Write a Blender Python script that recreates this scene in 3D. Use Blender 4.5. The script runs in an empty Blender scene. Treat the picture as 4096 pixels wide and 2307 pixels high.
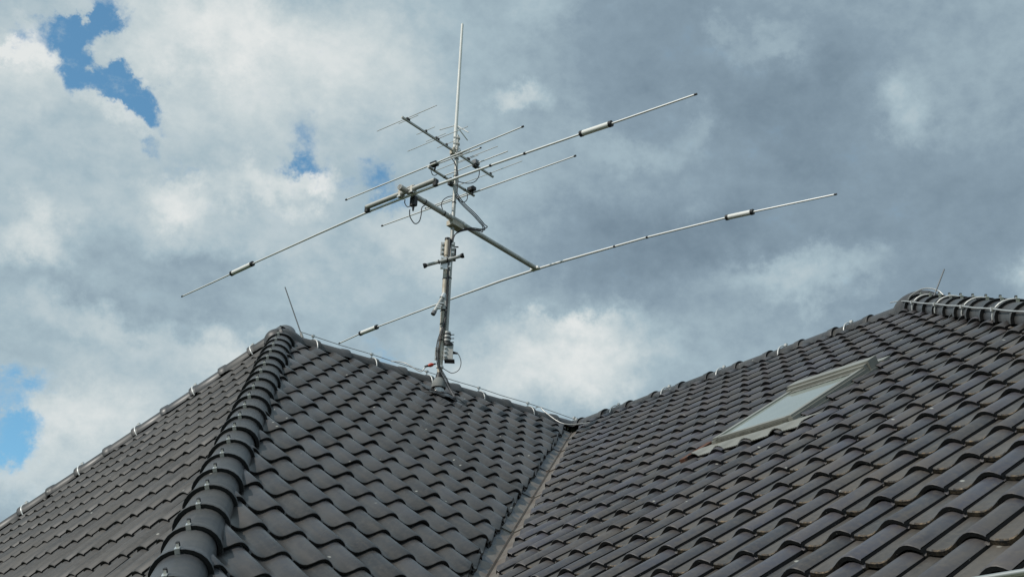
import bpy, bmesh, math, random
from mathutils import Vector, Matrix
random.seed(7)
R = math.radians
scene = bpy.context.scene
COL = scene.collection

# ------------------------------------------------------------------ camera
CAM_POS = Vector((9.643, 10.877, -4.977))
c_right = Vector((-0.77432, 0.63200, 0.03176)).normalized()
c_fwd = Vector((-0.56196, -0.70985, 0.42463)).normalized()
c_up = c_right.cross(c_fwd).normalized()
c_right = c_fwd.cross(c_up).normalized()
cd = bpy.data.cameras.new('camera')
cd.lens = 44.054; cd.sensor_width = 36; cd.sensor_fit = 'HORIZONTAL'
cd.clip_start = 0.05; cd.clip_end = 3000
cam = bpy.data.objects.new('camera', cd); COL.objects.link(cam)
m = Matrix((c_right, c_up, -c_fwd)).transposed().to_4x4(); m.translation = CAM_POS
cam.matrix_world = m
scene.camera = cam

# ------------------------------------------------------------------ light, sky
SUN = Vector((0.735, -0.05, 0.675)).normalized()          # towards the sun
SUN_EL = math.asin(SUN.z); SUN_AZ = math.atan2(SUN.x, SUN.y)
sd = bpy.data.lights.new('sun', 'SUN'); sd.energy = 2.7; sd.angle = R(1.0); sd.color = (1.0, 0.95, 0.87)
sun = bpy.data.objects.new('sun', sd); COL.objects.link(sun)
sun.rotation_euler = SUN.to_track_quat('Z', 'Y').to_euler(); sun.location = (0, 0, 30)
scene.view_settings.view_transform = 'Standard'; scene.view_settings.look = 'None'
scene.view_settings.exposure = 0.0; scene.view_settings.gamma = 1.0
scene.view_settings.use_curve_mapping = False

GAPS = [(-23.67, 33.86, 1.13, 0.87, 1), (-22.84, 34.53, 1.13, 0.41, 0.8), (-21.86, 34.66, 0.77, 1.23, 0.85), (-23.09, 32.64, 0.77, 1.54, 1), (-21.78, 31.95, 1.54, 0.77, 1), (-20.27, 32.12, 1.43, 0.72, 1), (-19.19, 31.78, 0.92, 0.61, 0.8), (-25.93, 33.4, 0.77, 0.56, 0.75), (-18.32, 31.35, 0.92, 0.41, 0.5), (-18.64, 30.15, 0.61, 0.46, 0.7), (-17.25, 29.25, 0.77, 0.61, 0.7), (-11.3, 31.1, 0.82, 1.13, 0.6), (-11.41, 30.18, 0.97, 0.56, 0.6), (-7.79, 30.05, 1.64, 1.23, 0.62), (-6.77, 29.12, 0.82, 0.72, 0.6), (-5.65, 28.39, 0.82, 0.56, 0.6), (-23.0, 17.23, 1.50, 1.80, 1.0), (-22.15, 16.35, 1.64, 0.91, 0.8), (-21.21, 18.79, 1.27, 0.64, 0.5), (-6.77, 21.96, 1.09, 0.73, 0.5), (-15.28, 28.15, 0.72, 0.51, 0.45), (-21.89, 33.39, 0.77, 0.72, -0.6)]
LIGHT = [(-17.92, 35.55, 4.3, 1.54, 0.35), (-12.4, 34.55, 5.63, 2.25, 0.2), (-19.88, 33.42, 1.74, 0.92, 0.15), (-24.94, 32.88, 1.02, 0.92, 0.3), (-26.06, 31.93, 1.74, 2.25, 0.18), (-16.84, 28.22, 1.43, 0.77, 0.4), (-12.76, 29.25, 2.05, 0.77, 0.32), (-10.72, 29.75, 0.77, 0.56, 0.28), (-22.99, 24.35, 1.43, 1.02, 0.3), (-3.92, 26.87, 2.66, 1.54, 0.22), (-19.86, 21.86, 2.36, 0.72, 0.2), (-20.95, 31.19, 2.25, 0.56, 0.22), (-26.23, 32.75, 0.72, 0.41, 0.3), (3.87, 22.4, 3.09, 1.64, 0.3), (0.39, 20.88, 5.09, 1.64, 0.25), (-13.65, 21.22, 2.55, 1.09, 0.3), (-20.48, 17.27, 3.27, 1.09, 0.25), (-17.67, 17.99, 4.0, 1.82, 0.2), (-20.89, 15.01, 4.18, 1.27, 0.25), (0.24, 33.9, 1.13, 0.56, 0.42), (13.03, 35.84, 2.05, 0.82, 0.2), (10.43, 36.85, 0.92, 0.46, 0.14), (20.42, 32.06, 1.33, 1.23, 0.25), (19.44, 31.32, 0.92, 0.72, 0.1), (9.52, 32.86, 0.82, 0.82, 0.17), (5.93, 31.92, 2.25, 0.67, 0.15), (15.03, 25.47, 3.38, 0.87, 0.32), (24.39, 24.07, 1.02, 0.92, 0.35), (0.72, 37.53, 2.46, 1.13, 0.12), (9.35, 28.75, 0.82, 0.56, 0.14), (12.97, 30.26, 1.74, 0.92, 0.1), (24.05, 33.14, 2.77, 0.72, 0.1), (2.63, 23.63, 2.46, 0.56, 0.3), (-22.48, 28.47, 9.22, 9.22, 0.1), (6.97, 36.13, 4.3, 2.66, -0.12), (14.49, 32.23, 3.89, 2.66, -0.17), (7.93, 27.17, 5.33, 1.54, -0.2), (21.15, 28.07, 5.33, 3.28, -0.1), (24.87, 34.7, 2.77, 2.36, -0.1), (-15.98, 25.14, 3.89, 1.02, -0.2), (-17.19, 22.96, 6.35, 1.13, -0.14), (-22.77, 27.43, 3.28, 1.54, -0.08)]

def build_world():
    w = bpy.data.worlds.new('World'); scene.world = w; w.use_nodes = True
    nt = w.node_tree; N = nt.nodes; L = nt.links; N.clear()
    def nd(t, **k):
        n = N.new(t)
        for a, b in k.items(): setattr(n, a, b)
        return n
    def math_(op, a, b=None, c=None, clamp=False):
        n = nd('ShaderNodeMath', operation=op); n.use_clamp = clamp
        for i, v in enumerate((a, b, c)):
            if v is None: continue
            if isinstance(v, (int, float)): n.inputs[i].default_value = v
            else: L.new(v, n.inputs[i])
        return n.outputs[0]
    def vmath(op, a, b=None):
        n = nd('ShaderNodeVectorMath', operation=op)
        for i, v in enumerate((a, b)):
            if v is None: continue
            if isinstance(v, (tuple, list)): n.inputs[i].default_value = v
            else: L.new(v, n.inputs[i])
        return n
    def ramp01(v, a, b, lo=0.0, hi=1.0):
        n = nd('ShaderNodeMapRange'); n.interpolation_type = 'SMOOTHSTEP'
        L.new(v, n.inputs[0]); n.inputs[1].default_value = a; n.inputs[2].default_value = b
        n.inputs[3].default_value = lo; n.inputs[4].default_value = hi
        return n.outputs[0]
    tc = nd('ShaderNodeTexCoord'); d = tc.outputs['Generated']
    dn = vmath('NORMALIZE', d).outputs['Vector']
    def noise(scale, detail, rough, vec, squash=(1, 1, 1)):
        mp = vmath('MULTIPLY', vec, squash).outputs['Vector']
        n = nd('ShaderNodeTexNoise'); n.inputs['Scale'].default_value = scale
        n.inputs['Detail'].default_value = detail; n.inputs['Roughness'].default_value = rough
        L.new(mp, n.inputs['Vector']); return n
    # compass angle and height of a direction, in degrees (0 = along the south-west street axis)
    f = vmath('DOT_PRODUCT', dn, (-0.6207, -0.78405, 0)).outputs['Value']
    r = vmath('DOT_PRODUCT', dn, (-0.78405, 0.6207, 0)).outputs['Value']
    sep = nd('ShaderNodeSeparateXYZ'); L.new(dn, sep.inputs[0])
    az = math_('MULTIPLY', math_('ARCTAN2', r, f), 57.29578)
    el = math_('MULTIPLY', math_('ARCSINE', sep.outputs[2]), 57.29578)
    cmb = nd('ShaderNodeCombineXYZ'); L.new(az, cmb.inputs[0]); L.new(el, cmb.inputs[1])
    w1 = noise(9, 4, 0.55, dn); w2 = noise(34, 5, 0.68, dn)
    def warp(vec, n, amp):
        a = vmath('SUBTRACT', n.outputs['Color'], (0.5, 0.5, 0.5)).outputs['Vector']
        b = vmath('MULTIPLY', a, (amp, amp, 0)).outputs['Vector']
        return vmath('ADD', vec, b).outputs['Vector']
    p = warp(warp(cmb.outputs[0], w1, 5.0), w2, 3.4)
    def field(blobs, soft):
        acc = None
        for (a, e, rx, ry, amp) in blobs:
            s = vmath('SUBTRACT', p, (a, e, 0)).outputs['Vector']
            s = vmath('MULTIPLY', s, (1 / rx, 1 / ry, 0)).outputs['Vector']
            ln = vmath('LENGTH', s).outputs['Value']
            v = ramp01(ln, 1.0 + soft, max(0.0, 1.0 - soft), 0.0, amp)
            acc = v if acc is None else math_('ADD', acc, v)
        return acc
    n_big = noise(5.5, 3, 0.5, dn, (1, 1, 1.8)); n_mid = noise(16, 6, 0.66, dn, (1, 1, 1.5)); n_fine = noise(60, 5, 0.6, dn, (1, 1, 1.3))
    gap = field(GAPS, 0.9)
    gap = math_('ADD', gap, math_('MULTIPLY', math_('SUBTRACT', n_mid.outputs[0], 0.5), 1.5))
    gap = math_('ADD', gap, math_('MULTIPLY', math_('SUBTRACT', n_fine.outputs[0], 0.5), 1.1))
    # the sky beyond the picture: scattered gaps of the same kind
    far = ramp01(n_big.outputs[0], 0.60, 0.72)
    out_l = ramp01(math_('ABSOLUTE', az), 28, 40)
    gap = math_('ADD', gap, math_('MULTIPLY', math_('MULTIPLY', far, out_l), 0.8))
    gap = ramp01(gap, 0.12, 1.30)
    wisp = noise(42, 6, 0.68, dn, (1, 1, 1.6))
    gap = math_('MULTIPLY', gap, ramp01(math_('ADD', wisp.outputs[0], math_('MULTIPLY', gap, 0.27)), 0.38, 0.74, 0.15, 1.0))
    br = field([(a, e, rx, ry, max(-0.25, min(0.28, v * (1.35 if v < 0 else 1.0)))) for a, e, rx, ry, v in LIGHT if abs(v) > 0.1 or rx > 5] + [(-15, 31, 13, 8, 0.13), (15, 30, 13, 9, -0.13), (3, 21.5, 5, 2.2, 0.16), (-8, 34, 6, 3, 0.10)], 0.9)
    br = math_('ADD', br, 0.45)
    br = math_('ADD', br, math_('MULTIPLY', math_('SUBTRACT', n_big.outputs[0], 0.5), 0.35))
    br = math_('ADD', br, math_('MULTIPLY', math_('SUBTRACT', n_mid.outputs[0], 0.5), 0.38))
    br = math_('ADD', br, math_('MULTIPLY', math_('SUBTRACT', n_fine.outputs[0], 0.5), 0.26))
    cr = nd('ShaderNodeValToRGB'); e = cr.color_ramp.elements
    e[0].position = 0.0; e[0].color = (0.165, 0.232, 0.295, 1)
    e[1].position = 1.0; e[1].color = (0.76, 0.79, 0.785, 1)
    for pos, c in ((0.30, (0.250, 0.337, 0.408)), (0.55, (0.380, 0.490, 0.550)), (0.80, (0.575, 0.650, 0.670))):
        x = cr.color_ramp.elements.new(pos); x.color = (*c, 1)
    L.new(br, cr.inputs[0])
    sky = nd('ShaderNodeTexSky'); sky.sky_type = 'NISHITA'; sky.sun_disc = False
    sky.sun_elevation = SUN_EL; sky.sun_rotation = SUN_AZ
    sky.air_density = 1.0; sky.dust_density = 0.3; sky.ozone_density = 0.8
    b1 = nd('ShaderNodeBackground'); b1.inputs['Strength'].default_value = 0.15; tint = vmath('MULTIPLY', sky.outputs[0], (0.72, 1.08, 1.08)); L.new(tint.outputs['Vector'], b1.inputs['Color'])
    b2 = nd('ShaderNodeBackground'); b2.inputs['Strength'].default_value = 1.0; L.new(cr.outputs[0], b2.inputs['Color'])
    mx = nd('ShaderNodeMixShader'); L.new(gap, mx.inputs[0]); L.new(b2.outputs[0], mx.inputs[1]); L.new(b1.outputs[0], mx.inputs[2])
    o = nd('ShaderNodeOutputWorld'); L.new(mx.outputs[0], o.inputs['Surface'])
build_world()
scene.world.cycles.sampling_method = 'NONE'      # an even sky needs no importance map
scene.cycles.max_bounces = 4; scene.cycles.diffuse_bounces = 2; scene.cycles.glossy_bounces = 3
scene.cycles.caustics_reflective = False; scene.cycles.caustics_refractive = False

# ------------------------------------------------------------------ materials
MATS = {}
def new_mat(name):
    mt = bpy.data.materials.new(name); mt.use_nodes = True
    MATS[name] = mt; nt = mt.node_tree
    return mt, nt, nt.nodes['Principled BSDF']
def wnoise(nt, scale, detail=4, rough=0.55, vec=None):
    n = nt.nodes.new('ShaderNodeTexNoise'); n.inputs['Scale'].default_value = scale
    n.inputs['Detail'].default_value = detail; n.inputs['Roughness'].default_value = rough
    if vec is None:
        g = nt.nodes.new('ShaderNodeNewGeometry'); vec = g.outputs['Position']
    nt.links.new(vec, n.inputs['Vector']); return n
def mapr(nt, v, a, b, lo=0.0, hi=1.0):
    n = nt.nodes.new('ShaderNodeMapRange'); nt.links.new(v, n.inputs[0])
    for i, x in enumerate((a, b, lo, hi)): n.inputs[i + 1].default_value = x
    return n.outputs[0]
def mixc(nt, fac, a, b):
    n = nt.nodes.new('ShaderNodeMix'); n.data_type = 'RGBA'
    if isinstance(fac, (int, float)): n.inputs[0].default_value = fac
    else: nt.links.new(fac, n.inputs[0])
    for i, c in ((6, a), (7, b)):
        if isinstance(c, (tuple, list)): n.inputs[i].default_value = (*c[:3], 1)
        else: nt.links.new(c, n.inputs[i])
    return n.outputs[2]
def mul(nt, a, b):
    n = nt.nodes.new('ShaderNodeMath'); n.operation = 'MULTIPLY'
    for i, v in enumerate((a, b)):
        if isinstance(v, (int, float)): n.inputs[i].default_value = v
        else: nt.links.new(v, n.inputs[i])
    return n.outputs[0]
def bump(nt, bs, h, strength, dist=0.002):
    b = nt.nodes.new('ShaderNodeBump'); b.inputs['Strength'].default_value = strength; b.inputs['Distance'].default_value = dist
    nt.links.new(h, b.inputs['Height']); nt.links.new(b.outputs[0], bs.inputs['Normal'])
def simple(name, col, rough=0.5, metal=0.0, var=0.15, scale=12, bmp=0.0, col2=None):
    mt, nt, bs = new_mat(name)
    n = wnoise(nt, scale, 5)
    c2 = col2 or tuple(c * (1 - var) for c in col)
    f = mapr(nt, n.outputs[0], 0.35, 0.65)
    nt.links.new(mixc(nt, f, col, c2), bs.inputs['Base Color'])
    bs.inputs['Metallic'].default_value = metal
    nt.links.new(mapr(nt, n.outputs[0], 0.3, 0.7, rough * 0.85, min(1, rough * 1.2)), bs.inputs['Roughness'])
    if bmp: bump(nt, bs, wnoise(nt, scale * 6, 3).outputs[0], bmp)
    return mt

def tile_material(name, hump, pan, dust, dust_amt, across=(0, 1, 0), down=(0.8, 0, -0.55), gloss=(0.38, 0.54)):
    mt, nt, bs = new_mat(name)
    at = nt.nodes.new('ShaderNodeAttribute'); at.attribute_name = 'pan'
    oi = nt.nodes.new('ShaderNodeObjectInfo'); g = nt.nodes.new('ShaderNodeNewGeometry')
    ad = nt.nodes.new('ShaderNodeMath'); ad.operation = 'ADD'
    nt.links.new(oi.outputs['Random'], ad.inputs[0]); nt.links.new(g.outputs['Random Per Island'], ad.inputs[1])
    fr = nt.nodes.new('ShaderNodeMath'); fr.operation = 'FRACT'; nt.links.new(ad.outputs[0], fr.inputs[0])
    base = mixc(nt, at.outputs['Fac'], hump, pan)
    big = wnoise(nt, 2.3, 2)
    base = mixc(nt, mul(nt, mapr(nt, big.outputs[0], 0.4, 0.7), dust_amt), base, dust)
    # every tile a little lighter or darker than its neighbours
    hv = nt.nodes.new('ShaderNodeHueSaturation')
    nt.links.new(mapr(nt, fr.outputs[0], 0, 1, 0.70, 1.34), hv.inputs['Value'])
    nt.links.new(mapr(nt, fr.outputs[0], 0, 1, 0.7, 1.2), hv.inputs['Saturation'])
    nt.links.new(base, hv.inputs['Color'])
    # run-off streaks down the slope, fine dust, and scattered lichen specks
    cx = nt.nodes.new('ShaderNodeCombineXYZ')
    for i, (vec, k) in enumerate(((across, 26.0), (down, 2.2))):
        dp = nt.nodes.new('ShaderNodeVectorMath'); dp.operation = 'DOT_PRODUCT'; dp.inputs[1].default_value = tuple(x * k for x in vec)
        nt.links.new(g.outputs['Position'], dp.inputs[0]); nt.links.new(dp.outputs['Value'], cx.inputs[i])
    stk = wnoise(nt, 1.0, 3, 0.6, cx.outputs[0])
    hs = mixc(nt, mul(nt, mapr(nt, stk.outputs[0], 0.48, 0.72), 0.55), hv.outputs[0], tuple(x * 1.25 for x in dust))
    hs = mixc(nt, mul(nt, mapr(nt, stk.outputs[0], 0.46, 0.28), 0.5), hs, tuple(x * 0.55 for x in hump))
    n2 = wnoise(nt, 38, 3, 0.65)
    c = mixc(nt, mul(nt, mapr(nt, n2.outputs[0], 0.45, 0.8), 0.45), hs, tuple(x * 1.6 for x in dust))
    vo = nt.nodes.new('ShaderNodeTexVoronoi'); vo.inputs['Scale'].default_value = 9.0
    nt.links.new(g.outputs['Position'], vo.inputs['Vector'])
    spot = mapr(nt, vo.outputs['Distance'], 0.11, 0.06)
    sepc = nt.nodes.new('ShaderNodeSeparateColor'); nt.links.new(vo.outputs['Color'], sepc.inputs[0])
    spot = mul(nt, spot, mapr(nt, sepc.outputs[0], 0.80, 0.83))
    c = mixc(nt, mul(nt, spot, 0.9), c, (0.42, 0.42, 0.38))
    nt.links.new(c, bs.inputs['Base Color'])
    nt.links.new(mapr(nt, big.outputs[0], 0.3, 0.7, gloss[0], gloss[1]), bs.inputs['Roughness'])
    bs.inputs['Specular IOR Level'].default_value = 0.5
    return mt
T1 = tile_material('glazed_tile', (0.053, 0.055, 0.062), (0.056, 0.054, 0.053), (0.074, 0.066, 0.058), 0.45, (1, 0, 0), (0, 0.82, -0.56), (0.27, 0.41))
T2 = tile_material('weathered_tile', (0.060, 0.060, 0.073), (0.068, 0.063, 0.059), (0.098, 0.084, 0.068), 0.5, gloss=(0.36, 0.52))
T3 = tile_material('dusty_tile', (0.056, 0.055, 0.055), (0.058, 0.056, 0.054), (0.088, 0.081, 0.074), 0.6, (0, 1, 0), (0.65, 0, -0.76), (0.52, 0.68))
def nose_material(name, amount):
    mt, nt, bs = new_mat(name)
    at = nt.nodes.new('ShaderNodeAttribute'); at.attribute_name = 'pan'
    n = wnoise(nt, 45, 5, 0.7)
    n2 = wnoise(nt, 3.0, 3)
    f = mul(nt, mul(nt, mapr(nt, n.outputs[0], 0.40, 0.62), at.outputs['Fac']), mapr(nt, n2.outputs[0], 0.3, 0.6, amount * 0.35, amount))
    c = mixc(nt, f, (0.020, 0.020, 0.021), (0.25, 0.185, 0.12))  # near-black base paints in the front edge's shade; the brown is dirt
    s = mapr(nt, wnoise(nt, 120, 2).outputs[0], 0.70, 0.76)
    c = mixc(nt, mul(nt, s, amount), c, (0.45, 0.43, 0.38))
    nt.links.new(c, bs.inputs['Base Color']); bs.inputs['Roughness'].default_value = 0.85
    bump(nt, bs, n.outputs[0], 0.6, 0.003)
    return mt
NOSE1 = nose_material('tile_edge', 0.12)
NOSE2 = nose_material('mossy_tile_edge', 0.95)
RIDGE = tile_material('ridge_glaze', (0.052, 0.055, 0.060), (0.052, 0.055, 0.060), (0.080, 0.076, 0.070), 0.55)
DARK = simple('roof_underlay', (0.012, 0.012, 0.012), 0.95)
ALU = simple('weathered_aluminium', (0.70, 0.70, 0.68), 0.42, 0.35, 0.08, 6)
ALUB = simple('bright_aluminium', (0.90, 0.90, 0.88), 0.38, 0.3, 0.06, 6)
GALV = simple('galvanised_steel', (0.56, 0.56, 0.53), 0.5, 0.35, 0.22, 9, 0.1)
GALVB = simple('stained_steel', (0.66, 0.62, 0.54), 0.55, 0.15, 0.4, 9, 0.1, (0.46, 0.40, 0.31))
WHITE = simple('white_coil_sleeve', (0.90, 0.90, 0.87), 0.45, 0.0, 0.05, 5)
BLACK = simple('black_plastic', (0.018, 0.018, 0.019), 0.5)
CABLE = simple('cable_sheath', (0.022, 0.022, 0.024), 0.42)
GREYC = simple('grey_cable_sheath', (0.20, 0.21, 0.22), 0.5)
BOLT = simple('zinc_bolt', (0.82, 0.82, 0.80), 0.3, 0.7, 0.1, 40)
RED = simple('red_clamp_plastic', (0.55, 0.06, 0.03), 0.45)
RUBBER = simple('grey_rubber', (0.26, 0.27, 0.26), 0.7)
CHROME = simple('stainless_sleeve', (0.45, 0.45, 0.44), 0.22, 1.0, 0.2, 12)
FRAME = simple('window_cladding', (0.33, 0.33, 0.295), 0.42, 0.15, 0.18, 6)
FRAMED = simple('window_cladding_dirty', (0.22, 0.22, 0.19), 0.6, 0.1, 0.5, 30)
LEAD = simple('pleated_apron', (0.31, 0.31, 0.28), 0.55, 0.2, 0.15, 10)
CLAY = simple('raw_clay', (0.15, 0.066, 0.040), 0.85, 0, 0.4, 14)
ZINC = simple('zinc_gutter', (0.50, 0.52, 0.51), 0.4, 0.6, 0.2, 5)
WIRE = simple('conductor_wire', (0.60, 0.60, 0.58), 0.4, 0.5, 0.2, 20)
PLASTER = simple('plaster', (0.70, 0.67, 0.60), 0.9, 0, 0.06, 3, 0.2)
GROUND = simple('lawn', (0.07, 0.10, 0.035), 0.95, 0, 0.4, 0.6)

def valley_material():
    mt, nt, bs = new_mat('valley_sheet')
    at = nt.nodes.new('ShaderNodeAttribute'); at.attribute_name = 'pan'
    n = wnoise(nt, 6, 4); n2 = wnoise(nt, 14, 5)
    v = nt.nodes.new('ShaderNodeTexVoronoi'); v.inputs['Scale'].default_value = 8
    g = nt.nodes.new('ShaderNodeNewGeometry'); nt.links.new(g.outputs['Position'], v.inputs['Vector'])
    # scalloped run-off stains: slate blue towards the left slope, tan dust towards the right
    s = nt.nodes.new('ShaderNodeMath'); s.operation = 'ADD'; nt.links.new(at.outputs['Fac'], s.inputs[0])
    nt.links.new(mapr(nt, v.outputs['Distance'], 0.0, 1.0, -0.22, 0.30), s.inputs[1])
    f = mapr(nt, s.outputs[0], 0.33, 0.37)
    left = mixc(nt, mapr(nt, n2.outputs[0], 0.4, 0.6), (0.078, 0.084, 0.096), (0.125, 0.127, 0.132))
    right = mixc(nt, mapr(nt, n.outputs[0], 0.4, 0.65), (0.22, 0.195, 0.168), (0.165, 0.130, 0.106))
    f2 = mapr(nt, at.outputs['Fac'], 0.80, 0.86)
    right = mixc(nt, f2, right, (0.14, 0.085, 0.065))
    nt.links.new(mixc(nt, f, left, right), bs.inputs['Base Color'])
    bs.inputs['Roughness'].default_value = 0.5; bs.inputs['Metallic'].default_value = 0.25
    return mt
VALLEY = valley_material()
def glass_material():
    mt, nt, bs = new_mat('window_glass')
    n = wnoise(nt, 5, 5)
    nt.links.new(mixc(nt, mapr(nt, n.outputs[0], 0.35, 0.65), (0.33, 0.375, 0.345), (0.36, 0.40, 0.365)), bs.inputs['Base Color'])  # pale base colour stands in for reflected sky and a light blind behind
    bs.inputs['Roughness'].default_value = 0.05; bs.inputs['IOR'].default_value = 1.52
    return mt
GLASS = glass_material()

# ------------------------------------------------------------------ mesh helpers
class MB:
    def __init__(s): s.v = []; s.f = []; s.m = []; s.sm = []; s.pan = []
    def vert(s, p, pan=0.0): s.v.append(tuple(p)); s.pan.append(pan); return len(s.v) - 1
    def face(s, idx, mat=0, smooth=False): s.f.append(tuple(idx)); s.m.append(mat); s.sm.append(smooth)
    def frame_box(s, o, ex, ey, ez, mat=0):
        """Box from corner o along three edge vectors."""
        o, ex, ey, ez = Vector(o), Vector(ex), Vector(ey), Vector(ez)
        c = [o + ex * a + ey * b + ez * d for d in (0, 1) for b in (0, 1) for a in (0, 1)]
        i = [s.vert(p) for p in c]
        q = [(0, 2, 3, 1), (4, 5, 7, 6), (0, 1, 5, 4), (2, 6, 7, 3), (0, 4, 6, 2), (1, 3, 7, 5)]
        if ex.cross(ey).dot(ez) < 0: q = [t[::-1] for t in q]
        for t in q: s.face([i[k] for k in t], mat)
    def box(s, c, ax, ay, az, sx, sy, sz, mat=0):
        c = Vector(c); ax, ay, az = Vector(ax).normalized(), Vector(ay).normalized(), Vector(az).normalized()
        s.frame_box(c - ax * sx / 2 - ay * sy / 2 - az * sz / 2, ax * sx, ay * sy, az * sz, mat)
    def tube(s, path, rad, seg=10, mat=0, caps=True, smooth=True):
        P = [Vector(p) for p in path]; n = len(P)
        if not isinstance(rad, (list, tuple)): rad = [rad] * n
        rings = []; prev = None
        for i in range(n):
            t = (P[min(i + 1, n - 1)] - P[max(i - 1, 0)]).normalized()
            if prev is None:
                h = Vector((0, 0, 1)) if abs(t.z) < 0.9 else Vector((1, 0, 0))
                a = t.cross(h).normalized()
            else:
                a = (prev - t * prev.dot(t)).normalized()
            prev = a; b = t.cross(a).normalized()
            rings.append([s.vert(P[i] + (a * math.cos(2 * math.pi * k / seg) + b * math.sin(2 * math.pi * k / seg)) * rad[i]) for k in range(seg)])
        for i in range(n - 1):
            for k in range(seg):
                k2 = (k + 1) % seg
                s.face((rings[i][k], rings[i][k2], rings[i + 1][k2], rings[i + 1][k]), mat, smooth)
        if caps:
            for ring, rev in ((rings[0], True), (rings[-1], False)):
                vv = [s.vert(s.v[k]) for k in ring]
                s.face(vv[::-1] if rev else vv, mat)
    def mesh(s, name, mats, pan=False):
        me = bpy.data.meshes.new(name); me.from_pydata(s.v, [], s.f)
        for x in mats: me.materials.append(x)
        me.polygons.foreach_set('material_index', s.m); me.polygons.foreach_set('use_smooth', s.sm)
        if pan:
            a = me.attributes.new('pan', 'FLOAT', 'POINT'); a.data.foreach_set('value', s.pan)
        me.update(); return me
    def build(s, name, mats, parent=None, pan=False):
        if not isinstance(mats, (list, tuple)): mats = [mats]
        return link(name, s.mesh(name, mats, pan), parent)

def link(name, me, parent=None, matrix=None):
    """Link a mesh built in world coordinates; children of an Empty keep their world place."""
    o = bpy.data.objects.new(name, me); COL.objects.link(o)
    mw = matrix or Matrix.Identity(4)
    if parent is not None:
        o.parent = parent
        o.matrix_local = Matrix.Translation(-WORLD_LOC.get(parent.name, Vector())) @ mw
    else:
        o.matrix_world = mw
    return o
WORLD_LOC = {}
def thing(name, loc, label, cat, group=None):
    o = bpy.data.objects.new(name, None); COL.objects.link(o); o.location = loc
    o.empty_display_size = 0.2
    WORLD_LOC[o.name] = Vector(loc); o['label'] = label; o['category'] = cat
    if group: o['group'] = group
    return o
def tag(o, label, cat, group=None):
    o['label'] = label; o['category'] = cat
    if group: o['group'] = group
    return o
def smooth_path(pts, sub=6):
    P = [Vector(p) for p in pts]; out = []
    for i in range(len(P) - 1):
        p0 = P[max(i - 1, 0)]; p1 = P[i]; p2 = P[i + 1]; p3 = P[min(i + 2, len(P) - 1)]
        for k in range(sub):
            t = k / sub
            out.append(0.5 * ((2 * p1) + (-p0 + p2) * t + (2 * p0 - 5 * p1 + 4 * p2 - p3) * t * t + (-p0 + 3 * p1 - 3 * p2 + p3) * t ** 3))
    out.append(P[-1]); return out

# ------------------------------------------------------------------ roof geometry
# Two wings meet in an L: ridges along +x (left wing) and +y (right wing), both at z = 0.
P1, P2 = 0.5993, 0.5862                     # slope angles
TN1, TN2 = math.tan(P1), math.tan(P2)
A_X, M_A = 4.059, 1.7214                    # end of the left ridge; its hip runs (1, M_A) in plan
B_Y, M_B = 4.857, 1.0366                    # end of the right ridge; its hip runs (M_B, 1) in plan
P3 = math.atan(TN1 * M_A)
TILE_W = 0.24
Z_EAVE, Z_GROUND = -4.16, -6.6
HR = 0.0746

class Face:
    def __init__(s, o, er, p, ed_h):
        s.o = Vector(o); s.er = Vector(er); s.p = p
        h = Vector(ed_h); s.ed = Vector((h.x * math.cos(p), h.y * math.cos(p), -math.sin(p)))
        s.n = Vector((h.x * math.sin(p), h.y * math.sin(p), math.cos(p)))
    def pt(s, r, d, h=0.0): return s.o + s.er * r + s.ed * d + s.n * h
    def mat(s, r, d, h=0.0):
        mm = Matrix((s.er, -s.ed, s.n)).transposed().to_4x4(); mm.translation = s.pt(r, d, h); return mm
F1 = Face((0, 0, 0), (-1, 0, 0), P1, (0, 1, 0))
F2 = Face((0, 0, 0), (0, 1, 0), P2, (1, 0, 0))
F3 = Face((A_X, 0, 0), (0, 1, 0), P3, (1, 0, 0))

PROFILE = [(-190, 3), (-181, -4), (-173, -3), (-167, 13), (-150, 8), (-130, 2.5), (-108, 0.5), (-88, 3.5), (-70, 11.5), (-52, 22.5), (-33, 35), (-15, 43.5), (2, 46.5), (19, 44), (36, 36), (50, 27), (57, 21)]
PROFILE = PROFILE_MM = [(a / 1000, b / 1000) for a, b in PROFILE]
LIFT, THICK, BASE = 0.031, 0.022, -0.024            # right wing: raised front edge, its thickness, bedding
def prof(u):
    for (a, za), (b, zb) in zip(PROFILE, PROFILE[1:]):
        if a <= u <= b: return za + (zb - za) * (u - a) / (b - a)
    return 0.0
def pan_of(u): return max(0.0, min(1.0, (-0.03 - u) / 0.05)) if u > -0.168 else 0.25

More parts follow.
